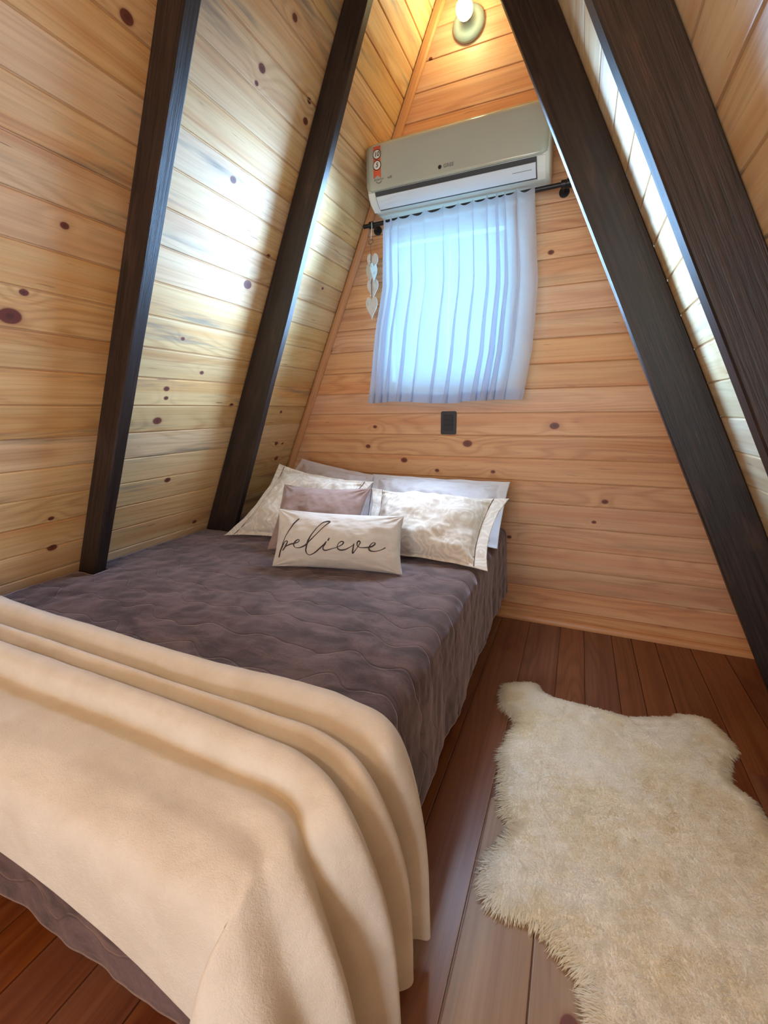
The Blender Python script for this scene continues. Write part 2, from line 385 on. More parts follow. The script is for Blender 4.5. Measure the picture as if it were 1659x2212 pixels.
# corner trims and skirting
def strip(name, A, B, d1, d2, mat):
    A, B, d1, d2 = map(Vector, (A, B, d1, d2)); prof = [(0,0),(1,0),(1,.35),(.8,.8),(.35,1),(0,1)]
    mb = MB(); P = [[q + d1*a + d2*b for a, b in prof] for q in (A, B)]
    Ln = (B-A).length; mb.grid(P, True, uv=[[(t*Ln, .1*(a+b)) for a, b in prof] for t in (0, 1)])
    mb.f += [[0,1,2,3,4,5],[6,7,8,9,10,11]]; mb.uv += [[(0,0)]*6]*2
    return struct(mb.build(name, mat))
strip('trim_1', (xl(0)+.006, -.0005, 0), (xl(2.95)+.006, -.0005, 2.95), (.030, 0, -.0135), (0, -.020, 0), M['pine_trim'])
strip('trim_2', (xr(0)-.006, -.0005, 0), (xr(2.95)-.006, -.0005, 2.95), (-.030, 0, -.0135), (0, -.020, 0), M['pine_trim'])
strip('baseboard_back', (xl(0)+.05, -.0005, .0005), (xr(0)-.05, -.0005, .0005), (0, -.018, 0), (0, 0, .03), M['pine_trim'])

# ------------------------------------------------------------------ rafters
def rafter(side, yf, yb, x_in, s_in, label):
    xw, sw = (XL, SL) if side < 0 else (XR, -SR)
    zt_w = (XAP + side*.006 - xw)/sw; zt_i = (XAP + side*.006 - x_in)/s_in
    n = 40; mb = MB(); rings = []; uvs = []
    for i in range(n+1):
        t = i/n
        zw, zi = zt_w*t, zt_i*t
        xa = xw + sw*zw - side*.0015; xb = x_in + s_in*zi
        w = .0035*nz(t*9, yf*5, 2); w2 = .003*nz(t*11, yf*5, 7)
        pts = [(xa, yf + w2*.4, zw), (xb + w, yf + w2, zi), (xb + w, yb + w2, zi), (xa, yb, zw)]
        # rounded arrises
        ring = []; L_ = []
        for j in range(4):
            p = Vector(pts[j]); a = Vector(pts[j-1]); b = Vector(pts[(j+1) % 4]); r = .004
            ring += [p + (a-p).normalized()*r, p + (b-p).normalized()*r]
            L_ += [j*.13 - .004, j*.13 + .004]
        rings.append(ring); uvs.append([(t*3.2 + side*7 + yf*3, l) for l in L_])
    mb.grid(rings, True, uv=uvs)
    m = len(rings[0]); mb.f += [list(range(m)), [n*m + k for k in range(m)]]; mb.uv += [[(0,0)]*m]*2
    o = mb.build('rafter', M['dark_stain']); tag(o, label, 'beam', 'dark rafters of the gable frame'); return o
rafter(-1, -1.25, -1.203, -1.285, SL, 'dark stained rafter nearest the left edge of the picture, on the left plank slope')
rafter(-1, -.59, -.553, -1.185, .414, 'dark stained rafter on the left slope rising beside the bed pillows')
rafter(1, -1.268, -1.218, 1.367, -.457, 'thick near rafter on the right slope at the upper right corner')
rafter(1, -.59, -.553, 1.316, -.450, 'far rafter on the right slope touching the curtain rod end')

# ------------------------------------------------------------------ air conditioner
AX0, AX1 = -.372, .408
ac = empty('air_conditioner', (.018, -.001, 1.975), 'white split air conditioner mounted above the white curtain', 'air conditioner')
prof = [(-.0015,2.247),(-.14,2.247),(-.175,2.243),(-.193,2.234),(-.2,2.218),(-.203,2.15),(-.202,2.07),(-.198,2.048),(-.188,2.030),(-.17,2.014),(-.145,2.004),(-.12,2.000),(-.05,2.000),(-.0015,2.004)]
mb = MB(); n = 8; rings = []
cy, cz = -.1, 2.11
for i in range(n+1):      # rounded left end
    a = i/n*PI/2; x = AX0 + .022*(1-math.sin(a)); k = 1 - .10*(1 - math.sin(a))*1.0*(1 if i < n else 0)
    q = math.cos(a)**1.0
    rings.append([(AX0 + .02*(1-math.cos(PI/2 - a)) if 0 else AX0 + .02*(1-math.cos(a))*0 + .02*(i/n), y*1 + (cy-y)*.16*(1-math.sin(a)) if y < -.01 else y, z + (cz-z)*.09*(1-math.sin(a))) for y, z in prof])
for i in range(n+1):
    a = (n-i)/n*PI/2
    rings.append([(AX1 - .02 + .02*(i/n), y + (cy-y)*.16*(1-math.sin(a)) if y < -.01 else y, z + (cz-z)*.09*(1-math.sin(a))) for y, z in prof])
mb.grid(rings, True); m = len(prof)
mb.f += [list(range(m))[::-1], [(2*n+1)*m + k for k in range(m)]]; mb.uv += [[(0,0)]*m]*2
o = mb.build('housing', M['white_plastic'], ac, smooth=True)
mo = o.modifiers.new('es', 'EDGE_SPLIT'); mo.split_angle = .9
# front panel plate with rounded corners
def rrect(x0, x1, z0, z1, r, n=6):
    out = []
    for cx, cz_, a0 in ((x1-r, z1-r, 0), (x0+r, z1-r, PI/2), (x0+r, z0+r, PI), (x1-r, z0+r, 3*PI/2)):
        out += [(cx + r*math.cos(a0 + k*PI/2/n), cz_ + r*math.sin(a0 + k*PI/2/n)) for k in range(n+1)]
    return out
def curvy(z):   # y of the front face at height z
    return -.2045 - .003*math.cos((z-2.15)/.1*1.3)
mb = MB(); nx, nzz = 30, 16; P = []
x0, x1, z0, z1 = AX0+.004, AX1-.004, 2.052, 2.240
for j in range(nzz+1):
    t = j/nzz; z = lerp(z0, z1, t); r = .022
    dz = max(0, r - (z1 - z), r - (z - z0)); ins = r - math.sqrt(max(0, r*r - dz*dz))
    back = .014*max(0, (t - .88)/.12)**2
    P.append([(lerp(x0 + ins, x1 - ins, i/nx), curvy(z) + back + .006*(abs(2*i/nx-1)**14), z) for i in range(nx+1)])
mb.grid(P); fp = mb.build('front_panel', M['panel_plastic'], ac, smooth=True)
so = fp.modifiers.new('s', 'SOLIDIFY'); so.thickness = .006; so.offset = 0
# louvre along the lower front edge
LA = Vector((0, -.200, 2.046)); LB = Vector((0, -.141, 1.999)); LN = Vector((0, -(LA-LB).z, (LA-LB).y)).normalized()
LN = Vector((0, -.70, -.71))
def LV(x, t, o=0, bulge=.0): p = LB.lerp(LA, t) + LN*(o + bulge*math.sin(PI*t)); p.x = x; return p
def lplate(name, x0, x1, t0, t1, o0, o1, mat, r=0, bulge=.006):
    mb = MB(); n = 8; P = []
    for j in range(n+1):
        t = lerp(t0, t1, j/n); P.append([LV(x, t, o1, bulge) for x in (x0, x1)])
    mb.grid(P); Q = [[LV(x, lerp(t0, t1, j/n), o0, bulge) for x in (x0, x1)] for j in range(n+1)]; mb.grid(Q)
    b = len(P)*2
    mb.f += [[0,1,b+1,b],[2*n,2*n+1,b+2*n+1,b+2*n]] + [[2*j,2*j+2,b+2*j+2,b+2*j] for j in range(n)] + [[2*j+1,2*j+3,b+2*j+3,b+2*j+1] for j in range(n)]
    mb.uv += [[(0,0)]*4]*(2+2*n)
    return mb.build(name, mat, ac)
lplate('air_outlet', AX0+.045, AX1-.045, -.02, 1.06, .0005, .0035, M['grey_plastic'])
lou = lplate('louver', AX0+.047, AX1-.048, .08, .84, .0045, .0085, M['louver_plastic'])
lplate('outlet_rim', AX0+.012, AX0+.043, -.1, 1.05, -.001, .004, M['white_plastic'])
lplate('outlet_rim', AX1-.043, AX1-.012, -.1, 1.05, -.001, .004, M['white_plastic'])
mb = MB(); mb.prism(rrect(.27, .345, -.0006, .0006, .0005), lambda p: LV(p[0], .55 + p[1]*20, .0086, .006), lambda p: LV(p[0], .55 + p[1]*20, .0090, .006)); mb.build('fine_print', M['grey_ink'], ac)
# stickers and marks
def flat(name, poly, y0, y1, mat, par=ac): mb = MB(); mb.prism(poly, lambda p: (p[0], y0, p[1]), lambda p: (p[0], y1, p[1])); return mb.build(name, mat, par)
yf = -.2112
st = flat('warranty_sticker', [(-.331,2.221),(-.296,2.221),(-.296,2.098),(-.3135,2.110),(-.331,2.098)], yf, yf-.0006, M['orange_sticker'])
def under(o, p): o.parent = p; o.matrix_parent_inverse = Matrix(); return o
def circ(cx, cz_, r, n=28): return [(cx + r*math.cos(2*PI*k/n), cz_ + r*math.sin(2*PI*k/n)) for k in range(n)]
def text(s, cx, cz_, size, y, mat, par, name, shear=0, bold=0, rotx=PI/2):
    cu = bpy.data.curves.new(name, 'FONT'); cu.body = s; cu.size = size; cu.align_x = 'CENTER'; cu.align_y = 'CENTER'; cu.extrude = .0003; cu.shear = shear; cu.offset = bold
    o = bpy.data.objects.new(name, cu); COL.objects.link(o); bpy.context.view_layer.update()
    me = bpy.data.meshes.new_from_object(o.evaluated_get(bpy.context.evaluated_depsgraph_get())); bpy.data.objects.remove(o)
    me.transform(Matrix.Translation((cx, y, cz_)) @ Matrix.Rotation(rotx, 4, 'X')); me.materials.clear(); me.materials.append(mat)
    q = bpy.data.objects.new(name, me); COL.objects.link(q); q.parent = par
    root = par
    while root.parent: root = root.parent
    q.matrix_parent_inverse = Matrix.Translation(-root.location) if root.type == 'EMPTY' else Matrix()
    if par.parent: q.matrix_parent_inverse = Matrix()
    return q
def kid(mb_obj, par):  # re-parent under a mesh whose local frame is the world
    mb_obj.parent = par; mb_obj.matrix_parent_inverse = par.matrix_parent_inverse.inverted() @ Matrix.Translation(-par.parent.location) if par.parent else Matrix(); return mb_obj
for cz_, s in ((2.190, '10'), (2.148, '5')):
    a = flat('sticker_disc', circ(-.3135, cz_, .0195), yf-.0006, yf-.0010, M['black_ink']); under(a, st)
    b = flat('sticker_disc', circ(-.3135, cz_, .0165), yf-.0010, yf-.0014, M['white_sticker']); under(b, st)
    under(text(s, -.3135, cz_, .025, yf-.0018, M['black_ink'], ac, 'sticker_number', .15, .0003), st)
text('GREE', .012, 2.086, .019, yf+.0012, M['grey_ink'], ac, 'brand_logo', 0, .0004)
o = flat('brand_logo_ring', circ(-.026, 2.086, .0075), yf+.0020, yf+.0008, M['black_ink'])
text('inverter', -.306, 2.094, .015, yf+.0016, M['grey_ink'], ac, 'inverter_mark', .2)
arc = [(-.306+.014*math.cos(a), 2.088+.011*math.sin(a)) for a in np.linspace(PI*1.05, PI*1.95, 12)] + [(-.306+.011*math.cos(a), 2.089+.008*math.sin(a)) for a in np.linspace(PI*1.95, PI*1.05, 12)]
flat('smile_mark', arc, yf+.0018, yf+.0008, M['grey_ink'])
text('wifi', -.254, 2.093, .015, yf+.0016, M['grey_ink'], ac, 'wifi_mark', .0, .0004)

# ------------------------------------------------------------------ bulb holder high on the back wall
lamp = empty('wall_lamp', (.032, -.001, 2.690), 'round wall lamp holder with glowing bulb high above the air conditioner', 'lamp')
Ry = Matrix.Translation((.032, -.001, 2.690)) @ Matrix.Rotation(PI/2, 4, 'X')
mb = MB(); mb.lathe([(0,0),(.066,0),(.068,.006),(.065,.014),(.046,.022),(.026,.028),(.024,.045),(0,.045)], 40, Ry); mb.build('canopy', M['canopy_plastic'], lamp, smooth=True)
mb = MB(); mb.lathe([(0,.044),(.020,.045),(.024,.055),(.030,.066)], 32, Ry); mb.build('bulb_collar', M['white_plastic'], lamp, smooth=True)
mb = MB(); mb.lathe([(.0,.060),(.029,.064),(.0325,.075),(.0335,.088),(.030,.102),(.022,.112),(.010,.1175),(0,.118)], 32, Ry); mb.build('bulb', M['bulb_glow'], lamp, smooth=True)

# ------------------------------------------------------------------ curtain rod, curtain, hearts
rod = empty('curtain_rod', (.02, -.08, 1.985), 'black metal curtain rod fixed under the air conditioner', 'curtain rod')
RA, RB_ = Vector((-.447,-.08,1.969)), Vector((.488,-.08,1.984))
mb = MB(); mb.tube([RA, RB_], .0095, 16); mb.build('pole', M['black_metal'], rod, smooth=False, bevel=.001)
for x in (-.405, .462):
    p = RA.lerp(RB_, (x-RA.x)/(RB_.x-RA.x)); mb = MB()
    mb.tube([(p.x, -.002, p.z), (p.x, -.009, p.z)], .021, 20); mb.tube([(p.x, -.009, p.z), (p.x, -.072, p.z)], .006, 12)
    mb.tube([(p.x-.010, -.08, p.z), (p.x+.010, -.08, p.z)], .0155, 18); mb.build('bracket', M['black_metal'], rod, bevel=.0008)
mb = MB(); mb.tube([RA.lerp(RB_, .985), RB_ + Vector((.004,0,0))], .018, 20); mb.build('end_cap', M['black_metal'], rod, bevel=.001)

NS, NZ = 420, 90
cuts = np.cumsum(np.concatenate([[0], rng.uniform(.5, 1.6, 12)])); cuts /= cuts[-1]
def cur_phase(s): return np.interp(s, cuts, np.arange(len(cuts)))
edgeL = lambda t: np.interp(t, [0,.35,.6,1], [-.335,-.33,-.368,-.410])
edgeR = lambda t: np.interp(t, [0,.15,.42,.75,1], [.340,.352,.372,.362,.330])
def curtain_pt(s, t, dy=0):
    ph = cur_phase(s)*2*PI; A = .008 + .026*min(1, t*1.8) ; 
    zt = lerp(1.969, 1.984, s) + .0035 + .009*math.sin(ph + .6)*max(0, 1-t*25) + .004*nz(s*40, 3)
    zb = 1.128 + .006*math.sin(s*9) + .004*nz(s*8, 9)
    z = lerp(zt, zb, t)
    big = .014*t*math.sin(s*14 + 1.)
    y = -.0965 - A*(.5 + .5*math.sin(ph + .5*nz(s*5, t*2))) - big*.4 - .006 + dy + .004*nz(s*30, t*6)
    if t < .05: y = -.0935 - A*(.5 + .5*math.sin(ph)) + dy
    x = lerp(edgeL(t), edgeR(t), s) + (.011 + .013*t)*math.sin(ph + 1.9) + .004*t*nz(s*6, t*3, 5)
    return (x, y, z)
mb = MB()
P = [[curtain_pt(i/NS, (j/NZ)**1.0) for i in range(NS+1)] for j in range(NZ+1)]
mb.grid(P, uv=[[(i/NS*.9, j/NZ*.85) for i in range(NS+1)] for j in range(NZ+1)])
curtain = mb.build('curtain', M['sheer'], smooth=True); tag(curtain, 'short white sheer curtain gathered over the window', 'curtain')
mb = MB(); P = [[curtain_pt(i/NS, lerp(.945, 1.0, j/5), .0035) for i in range(NS+1)] for j in range(6)]
mb.grid(P, uv=[[(i/NS*.9, j/5*.05) for i in range(NS+1)] for j in range(6)])
h = mb.build('hem', M['sheer_hem'], smooth=True); h.parent = curtain

hg = empty('heart_garland', (-.405, -.092, 1.962), 'hanging string of whitewashed wooden hearts at the left end of the rod', 'garland')
def heart(name, cx, cy, ctop, w, h, rz=0, th=.005):
    pts = []
    for k in range(40):
        a = 2*PI*k/40; x = 16*math.sin(a)**3/17; z = (13*math.cos(a) - 5*math.cos(2*a) - 2*math.cos(3*a) - math.cos(4*a))/17
        zz = (z - .7)/1.75; pts.append((x*w/2, zz*h))
    R = Matrix.Translation((cx, cy, ctop)) @ Matrix.Rotation(rz, 4, 'Z'); mb = MB()
    mb.prism(pts, lambda p: R @ Vector((p[0], th/2, p[1])), lambda p: R @ Vector((p[0], -th/2, p[1])))
    return mb.build(name, M['whitewashed'], hg, bevel=.001, seg=2)
heart('heart', -.400, -.085, 1.843, .060, .088, .12)
heart('heart', -.410, -.099, 1.796, .062, .094, -.55)
heart('heart', -.402, -.085, 1.728, .062, .095, .1)
heart('heart', -.384, -.112, 1.790, .052, .090, 1.25)
heart('heart', -.403, -.099, 1.644, .066, .108, 0)
mb = MB(); mb.tube([(-.398,-.081,1.985),(-.397,-.0955,1.974),(-.398,-.093,1.955),(-.403,-.092,1.92),(-.404,-.092,1.905)], .0016, 8); hg_c = mb.build('cord', M['white_sticker'], hg)
mb = MB(); mb.tube([(-.406,-.092,1.882),(-.405,-.092,1.84),(-.407,-.0935,1.795),(-.405,-.092,1.73),(-.404,-.0955,1.68),(-.403,-.0965,1.640)], .0020, 8); mb.build('cord', M['twine'], hg)
mb = MB(); mb.tube([(-.405+.012*math.cos(a), -.092+.003*math.sin(a), 1.894+.012*math.sin(a)) for a in np.linspace(0, 2*PI, 25)], .0030, 8); mb.build('ring', M['twine'], hg, smooth=True)
for z, y in ((1.803, -.104), (1.650, -.104)):
    mb = MB(); mb.lathe([(0,-.004),(.003,-.003),(.004,0),(.003,.003),(0,.004)], 14, Matrix.Translation((-.406, y, z))); mb.build('bead', M['white_sticker'], hg, smooth=True)

# ------------------------------------------------------------------ outlet
ou = empty('wall_outlet', (-.021, -.001, 1.025), 'black power outlet plate on the back wall below the curtain', 'outlet')
mb = MB(); mb.prism(rrect(-.062, .019, .966, 1.083, .008), lambda p: (p[0], -.0015, p[1]), lambda p: (p[0], -.009, p[1])); mb.build('cover_plate', M['black_plastic'], ou, bevel=.002)
for z in (1.052, 1.025, .998):
    mb = MB(); mb.prism(rrect(-.046, .003, z-.0125, z+.0125, .003), lambda p: (p[0], -.009, p[1]), lambda p: (p[0], -.0115, p[1])); b_ = mb.build('module', M['dark_socket'], ou, bevel=.0008)
    if z < 1.05:
        for dx in (-.009, 0, .009):
            mb = MB(); mb.tube([(-.0215+dx, -.0114, z + (.003 if dx == 0 else -.001)), (-.0215+dx, -.0125, z + (.003 if dx == 0 else -.001))], .0024, 12); under(mb.build('socket_hole', M['black_ink']), b_)

# ------------------------------------------------------------------ bed
BX0, BX1, BY0, BY1, BZ = -1.13, .285, -.03, -1.90, .487
bed = empty('bed', (-.42, -.95, 0), 'double bed under the brown bedspread against the back wall', 'bed')
M['bed_base'] = plain('bed_base', (60,42,34), .7); M['mattress'] = fabric('mattress', (225,222,215))
mb = MB(); mb.box((-.962, BY1+.03, .10), (BX1-.02, BY0-.01, .26)); mb.build('base', M['bed_base'], bed, bevel=.012)
mb = MB(); mb.box((-.962, BY1+.02, .26), (BX1-.01, BY0-.01, .475)); mb.build('mattress', M['mattress'], bed, bevel=.04, seg=5)
for x in (-.86, BX1-.10):
    for y in (BY1+.12, BY0-.14):
        mb = MB(); mb.tube([(x, y, 0), (x, y, .10)], [.022, .028], 16); mb.build('leg', M['bed_base'], bed)

def spread_pt(px, py, flare=.05, r=.045, x1=BX1+.012, y1=BY1-.012, z=BZ+.012, lift=0):
    """bedspread sheet: (px, py) in cloth metres; over the edges it rounds and falls"""
    dx = max(0., px - (x1 - r)); dy = max(0., (y1 + r) - py); d = math.hypot(dx, dy)
    if d < 1e-6: return Vector((px, py, z + lift))
    ux, uy = dx/d, -dy/d; L_ = max(dx, dy); cx, cy = min(px, x1 - r), max(py, y1 + r)
    if L_ < r*PI/2:
        a = L_/r; return Vector((cx + ux*(r+lift)*math.sin(a), cy + uy*(r+lift)*math.sin(a), z - r + (r+lift)*math.cos(a)))
    e = L_ - r*PI/2; k = r + lift + flare*e
    return Vector((cx + ux*k, cy + uy*k, z - r - e))
mb = MB(); nu, nv = 230, 300
PX = np.linspace(BX0-.02, BX1+.345, nu+1); PY = np.linspace(-.012, BY1-.375, nv+1)
P = []; UV = []
for j, py in enumerate(PY):
    row = []; uvr = []
    for i, px in enumerate(PX):
        dx = max(0, px - BX1); dy = max(0, BY1 - py); drop = max(dx, dy)
        s_ = py if dx >= dy else px
        hemw = .012*nz(s_*7, 2) + .006*math.sin(s_*50)*0
        f = 1 + (hemw/.34)*(drop > 0)
        ppx = BX1 + (px-BX1)*f if dx > 0 else px; ppy = BY1 - (BY1-py)*f if dy > 0 else py
        lift = .004*nz(px*9, py*9, 1) + .003*nz(px*22, py*30, 4)
        if drop > .03: lift += min(1, drop/.25)*(.009*nz(s_*7, 5.5, drop) + .003*nz(s_*18, 3, drop*2))
        p = spread_pt(ppx, ppy, lift=lift); 
        if p.x < XL + SL*p.z + .006: p.x = XL + SL*p.z + .006
        p.z = max(p.z, .02)
        row.append(p); uvr.append((px, py))
    P.append(row); UV.append(uvr)
mb.grid(P, uv=UV)
keep = []
for k_, f_ in enumerate(mb.f):   # the sheet is tucked around the feet of the two left rafters
    c_ = sum((Vector(mb.v[i]) for i in f_), Vector())/4
    if not any(yf_ - .006 < c_.y < yb_ + .006 and c_.x < xi_ + si_*c_.z + .006 for yf_, yb_, xi_, si_ in ((-1.25,-1.203,-1.285,SL), (-.59,-.553,-1.185,.414))): keep.append(k_)
mb.f = [mb.f[k_] for k_ in keep]; mb.uv = [mb.uv[k_] for k_ in keep]
bs = mb.build('bedspread', M['brown_plush'], smooth=True)
tag(bs, 'dark brown quilted plush bedspread covering the bed down to its hem', 'bedspread')
so = bs.modifiers.new('s', 'SOLIDIFY'); so.thickness = .008; so.offset = -1

# ------------------------------------------------------------------ throw blanket
zt = BZ + .026
ST = [-1.105, -.85, -.5, -.15, .10, .235]
def top(ys, dz): return [(x, y, zt + d) for x, y, d in zip(ST, ys, dz)]
C = [
 top([-1.545,-1.572,-1.585,-1.598,-1.585,-1.588], [0,0,0,0,0,0]) + [(.325,-1.618,.505),(.362,-1.612,.32),(.383,-1.598,.075)],
 top([-1.575,-1.60,-1.612,-1.622,-1.612,-1.618], [.030,.032,.034,.034,.034,.032]) + [(.345,-1.648,.525),(.392,-1.625,.32),(.408,-1.606,.040)],
 top([-1.605,-1.63,-1.643,-1.650,-1.646,-1.652], [.030,.028,.030,.030,.034,.030]) + [(.345,-1.685,.520),(.385,-1.648,.32),(.385,-1.622,.05)],
 top([-1.640,-1.663,-1.672,-1.677,-1.680,-1.690], [.002,.001,.0,.0,.0,-.002]) + [(.318,-1.715,.490),(.345,-1.680,.32),(.345,-1.650,.06)],
 top([-1.672,-1.690,-1.698,-1.702,-1.708,-1.715], [.028,.028,.030,.026,.030,.030]) + [(.338,-1.748,.518),(.390,-1.712,.32),(.398,-1.680,.03)],
 top([-1.705,-1.720,-1.722,-1.730,-1.738,-1.748], [.004,.003,.006,.002,.002,.000]) + [(.318,-1.782,.492),(.352,-1.755,.32),(.362,-1.722,.03)],
 top([-1.728,-1.745,-1.745,-1.752,-1.760,-1.772], [.030,.032,.028,.032,.032,.032]) + [(.335,-1.812,.520),(.392,-1.790,.32),(.405,-1.760,.02)],
 top([-1.752,-1.768,-1.775,-1.778,-1.785,-1.798], [.022,.022,.022,.024,.022,.020]) + [(.318,-1.836,.505),(.365,-1.822,.32),(.372,-1.795,.02)],
 top([-1.775,-1.785,-1.793,-1.790,-1.800,-1.815], [.000,-.003,-.003,-.003,-.003,-.004]) + [(.292,-1.855,.490),(.330,-1.855,.32),(.345,-1.835,.02)],
 top([-1.815,-1.825,-1.835,-1.830,-1.835,-1.850], [.000,.002,.002,.002,.004,.010]) + [(.292,-1.885,.500),(.375,-1.895,.32),(.405,-1.880,.02)],
 top([-1.855,-1.862,-1.870,-1.868,-1.872,-1.885], [.000,.0,.0,.0,.0,-.004]) + [(.270,-1.918,.478),(.335,-1.935,.30),(.365,-1.935,.03)],
 top([-1.905,-1.905,-1.908,-1.908,-1.912,-1.922], [-.005,-.005,-.005,-.005,-.005,-.010]) + [(.258,-1.952,.458),(.340,-1.985,.29),(.380,-2.000,.05)],
 top([-1.938,-1.938,-1.940,-1.942,-1.946,-1.952], [-.030,-.030,-.030,-.030,-.032,-.040]) + [(.235,-1.978,.415),(.295,-2.020,.26),(.330,-2.045,.08)],
 top([-1.952,-1.952,-1.954,-1.957,-1.962,-1.970], [-.095,-.092,-.090,-.092,-.10,-.12]) + [(.215,-1.992,.335),(.255,-2.025,.22),(.275,-2.045,.12)],
 top([-1.956,-1.956,-1.958,-1.962,-1.968,-1.978], [-.175,-.175,-.175,-.155,-.190,-.235]) + [(.195,-1.995,.255),(.205,-2.005,.215),(.215,-2.015,.175)],
]
C = np.array(C, float)
for i_ in (1,2,4,6,7): C[i_, :7, 2] += .011
C[11:, 6:, 1] -= .012; C[12:, :, 1] -= .008; C[:, 8, 0] -= .014; C[:, 7, 0] -= .006
C[13:, :3, 2] += .02
def catmull(A, n):   # interpolate along axis 0
    m = len(A); out = []
    for i in range(m-1):
        p0, p1, p2, p3 = A[max(i-1,0)], A[i], A[i+1], A[min(i+2,m-1)]
        for k in range(n):
            t = k/n; out.append(.5*((2*p1) + (-p0+p2)*t + (2*p0-5*p1+4*p2-p3)*t*t + (-p0+3*p1-3*p2+p3)*t**3))
    out.append(A[-1]); return np.array(out)
G = catmull(C, 9); G = np.transpose(catmull(np.transpose(G, (1,0,2)), 26), (1,0,2))
for a in range(G.shape[0]):
    for b in range(G.shape[1]):
        p = G[a, b]; k = .003*nz(p[0]*14, p[1]*20, p[2]*14) + .0012*nz(p[0]*60, p[1]*60, p[2]*60)
        G[a, b, 2] += k; G[a, b, 1] -= k*.5
        if G[a,b,2] < .012: G[a,b,2] = .012
mb = MB(); mb.grid([[tuple(p) for p in r] for r in G])
tb = mb.build('throw_blanket', M['cream_fleece'], smooth=True)
tag(tb, 'cream fleece throw blanket draped in folds over the foot of the bed', 'blanket')
so = tb.modifiers.new('s', 'SOLIDIFY'); so.thickness = .010; so.offset = 0
sb = tb.modifiers.new('ss', 'SUBSURF'); sb.levels = 1; sb.render_levels = 1

# ------------------------------------------------------------------ pillows
def pillow(name, cor, T, mat, label, group=None, fu=1., fv=1., bow=(.05,.05), seed=0, wr=.010, back=.8, n=72, ears=0., sag=0.):
    TL, TR, BR, BL = [Vector(c) for c in cor]
    N = ((TR-TL + BR-BL).cross(TL-BL + TR-BR)).normalized()
    if N.y > 0: N = -N
    def base(u, v):      # u,v in -1..1 ; v=+1 top
        eu = u*(1 - bow[0]*(1-abs(v)**2.2)*abs(u)**1.5); ev = v*(1 - bow[1]*(1-abs(u)**2.2)*abs(v)**1.5)
        a, b = (eu+1)/2, (ev+1)/2
        p = BL.lerp(BR, a).lerp(TL.lerp(TR, a), b)
        if sag: p.z -= sag*(1-u*u)*max(0, v)
        return p
    def H(u, v):
        a = min(1, abs(u)/fu); b = min(1, abs(v)/fv)
        h = max(0, (1-a**2.4))**.62 * max(0, (1-b**2.4))**.62
        return h
    def front(u, v, off=0, side=1):
        h = H(u, v); w = 0
        if h > 0:
            e = min(1, h*2.2)
            w = wr*(nz(u*3+seed, v*2.4, seed) + .55*nz(u*8+seed, v*5, 3) + .3*nz(u*17, v*13+seed, 8))*e
            # creases radiating from the corners
            ca = math.atan2(1-abs(v), 1-abs(u)); rr = math.hypot(1-abs(u), 1-abs(v))
            w += wr*.55*math.sin(ca*13 + seed*3 + (2 if u > 0 else 0))*math.exp(-(rr/.42)**2)*min(1, rr*5)
        fl = .006*nz(u*4+seed, v*4, 7) if h <= 0 else 0
        return base(u, v) + N*((T*h*(1 if side > 0 else back) + w + off)*side + fl)
    mb = MB(); ts = [math.sin((i/n-.5)*PI)*.65 + (2*i/n-1)*.35 for i in range(n+1)]
    F = [[front(u, v, .0012) for u in ts] for v in ts]; B = [[front(u, v, .0012, -1) for u in ts] for v in ts]
    for a in (0, n):
        for k in range(n+1): B[a][k] = F[a][k] = base(ts[k], ts[a]) + N*.006*nz(ts[k]*4+seed, ts[a]*4, 7); B[k][a] = F[k][a] = base(ts[a], ts[k]) + N*.006*nz(ts[a]*4+seed, ts[k]*4, 7)
    # keep the cloth off the bedspread
    for G_ in (F, B):
        for r in G_:
            for p in r:
                if p.z < BZ + .016: p.z = BZ + .016 + (p.z - BZ - .016)*.04
                if p.y > -.014: p.y = -.014
                lim = XL + SL*p.z + .02
                if p.x < lim: p.x = lim
    mb.grid(F, uv=[[(u, v) for u in ts] for v in ts]); mb.grid(B, uv=[[(u, v) for u in ts] for v in ts])
    o = mb.build(name, mat, smooth=True)
    import bmesh
    bm = bmesh.new(); bm.from_mesh(o.data); bmesh.ops.remove_doubles(bm, verts=bm.verts, dist=.0004); bmesh.ops.recalc_face_normals(bm, faces=bm.faces); bm.to_mesh(o.data); bm.free()
    tag(o, label, 'cushion' if 'cushion' in name else 'pillow', group); return o, front
zb = BZ + .02
pillow('pillow', [(-.86,-.11,.825),(-.40,-.12,.752),(-.34,-.33,zb),(-.99,-.33,zb)], .075, M['lilac_cotton'], 'pale lilac pillow standing in the back left corner against the plank wall', 'sleeping pillows', .86, .86, (.02,.03), 1.3, .018)
pillow('pillow', [(-.415,-.10,.755),(.318,-.12,.752),(.318,-.42,zb),(-.34,-.36,zb)], .075, M['white_cotton'], 'bluish white pillow at the back right, leaning on the back wall', 'sleeping pillows', .88, .86, (.02,.03), 2.1, .018)
pl, fL = pillow('pillow', [(-.805,-.40,.832),(-.262,-.42,.768),(-.26,-.66,zb),(-.955,-.68,zb)], .070, M['cream_cotton'], 'cream damask pillow on the left with pointed flange ears', 'sleeping pillows', .84, .90, (.15,.12), 3.7, .015)
pr, fR = pillow('pillow', [(-.285,-.40,.735),(.355,-.41,.728),(.330,-.705,zb),(-.24,-.68,zb)], .095, M['cream_cotton'], 'cream damask pillow on the right with thin brown piping near its end', 'sleeping pillows', .80, .93, (.11,.10), 5.2, .015)
for o, f, us in ((pl, fL, (-.845,.85)), (pr, fR, (-.81,.81))):
    for u in us:
        mb = MB(); mb.tube([f(u, v, .003) for v in np.linspace(-.97, .97, 60)], .0017, 6); q = mb.build('piping', M['piping'], smooth=True); q.parent = o
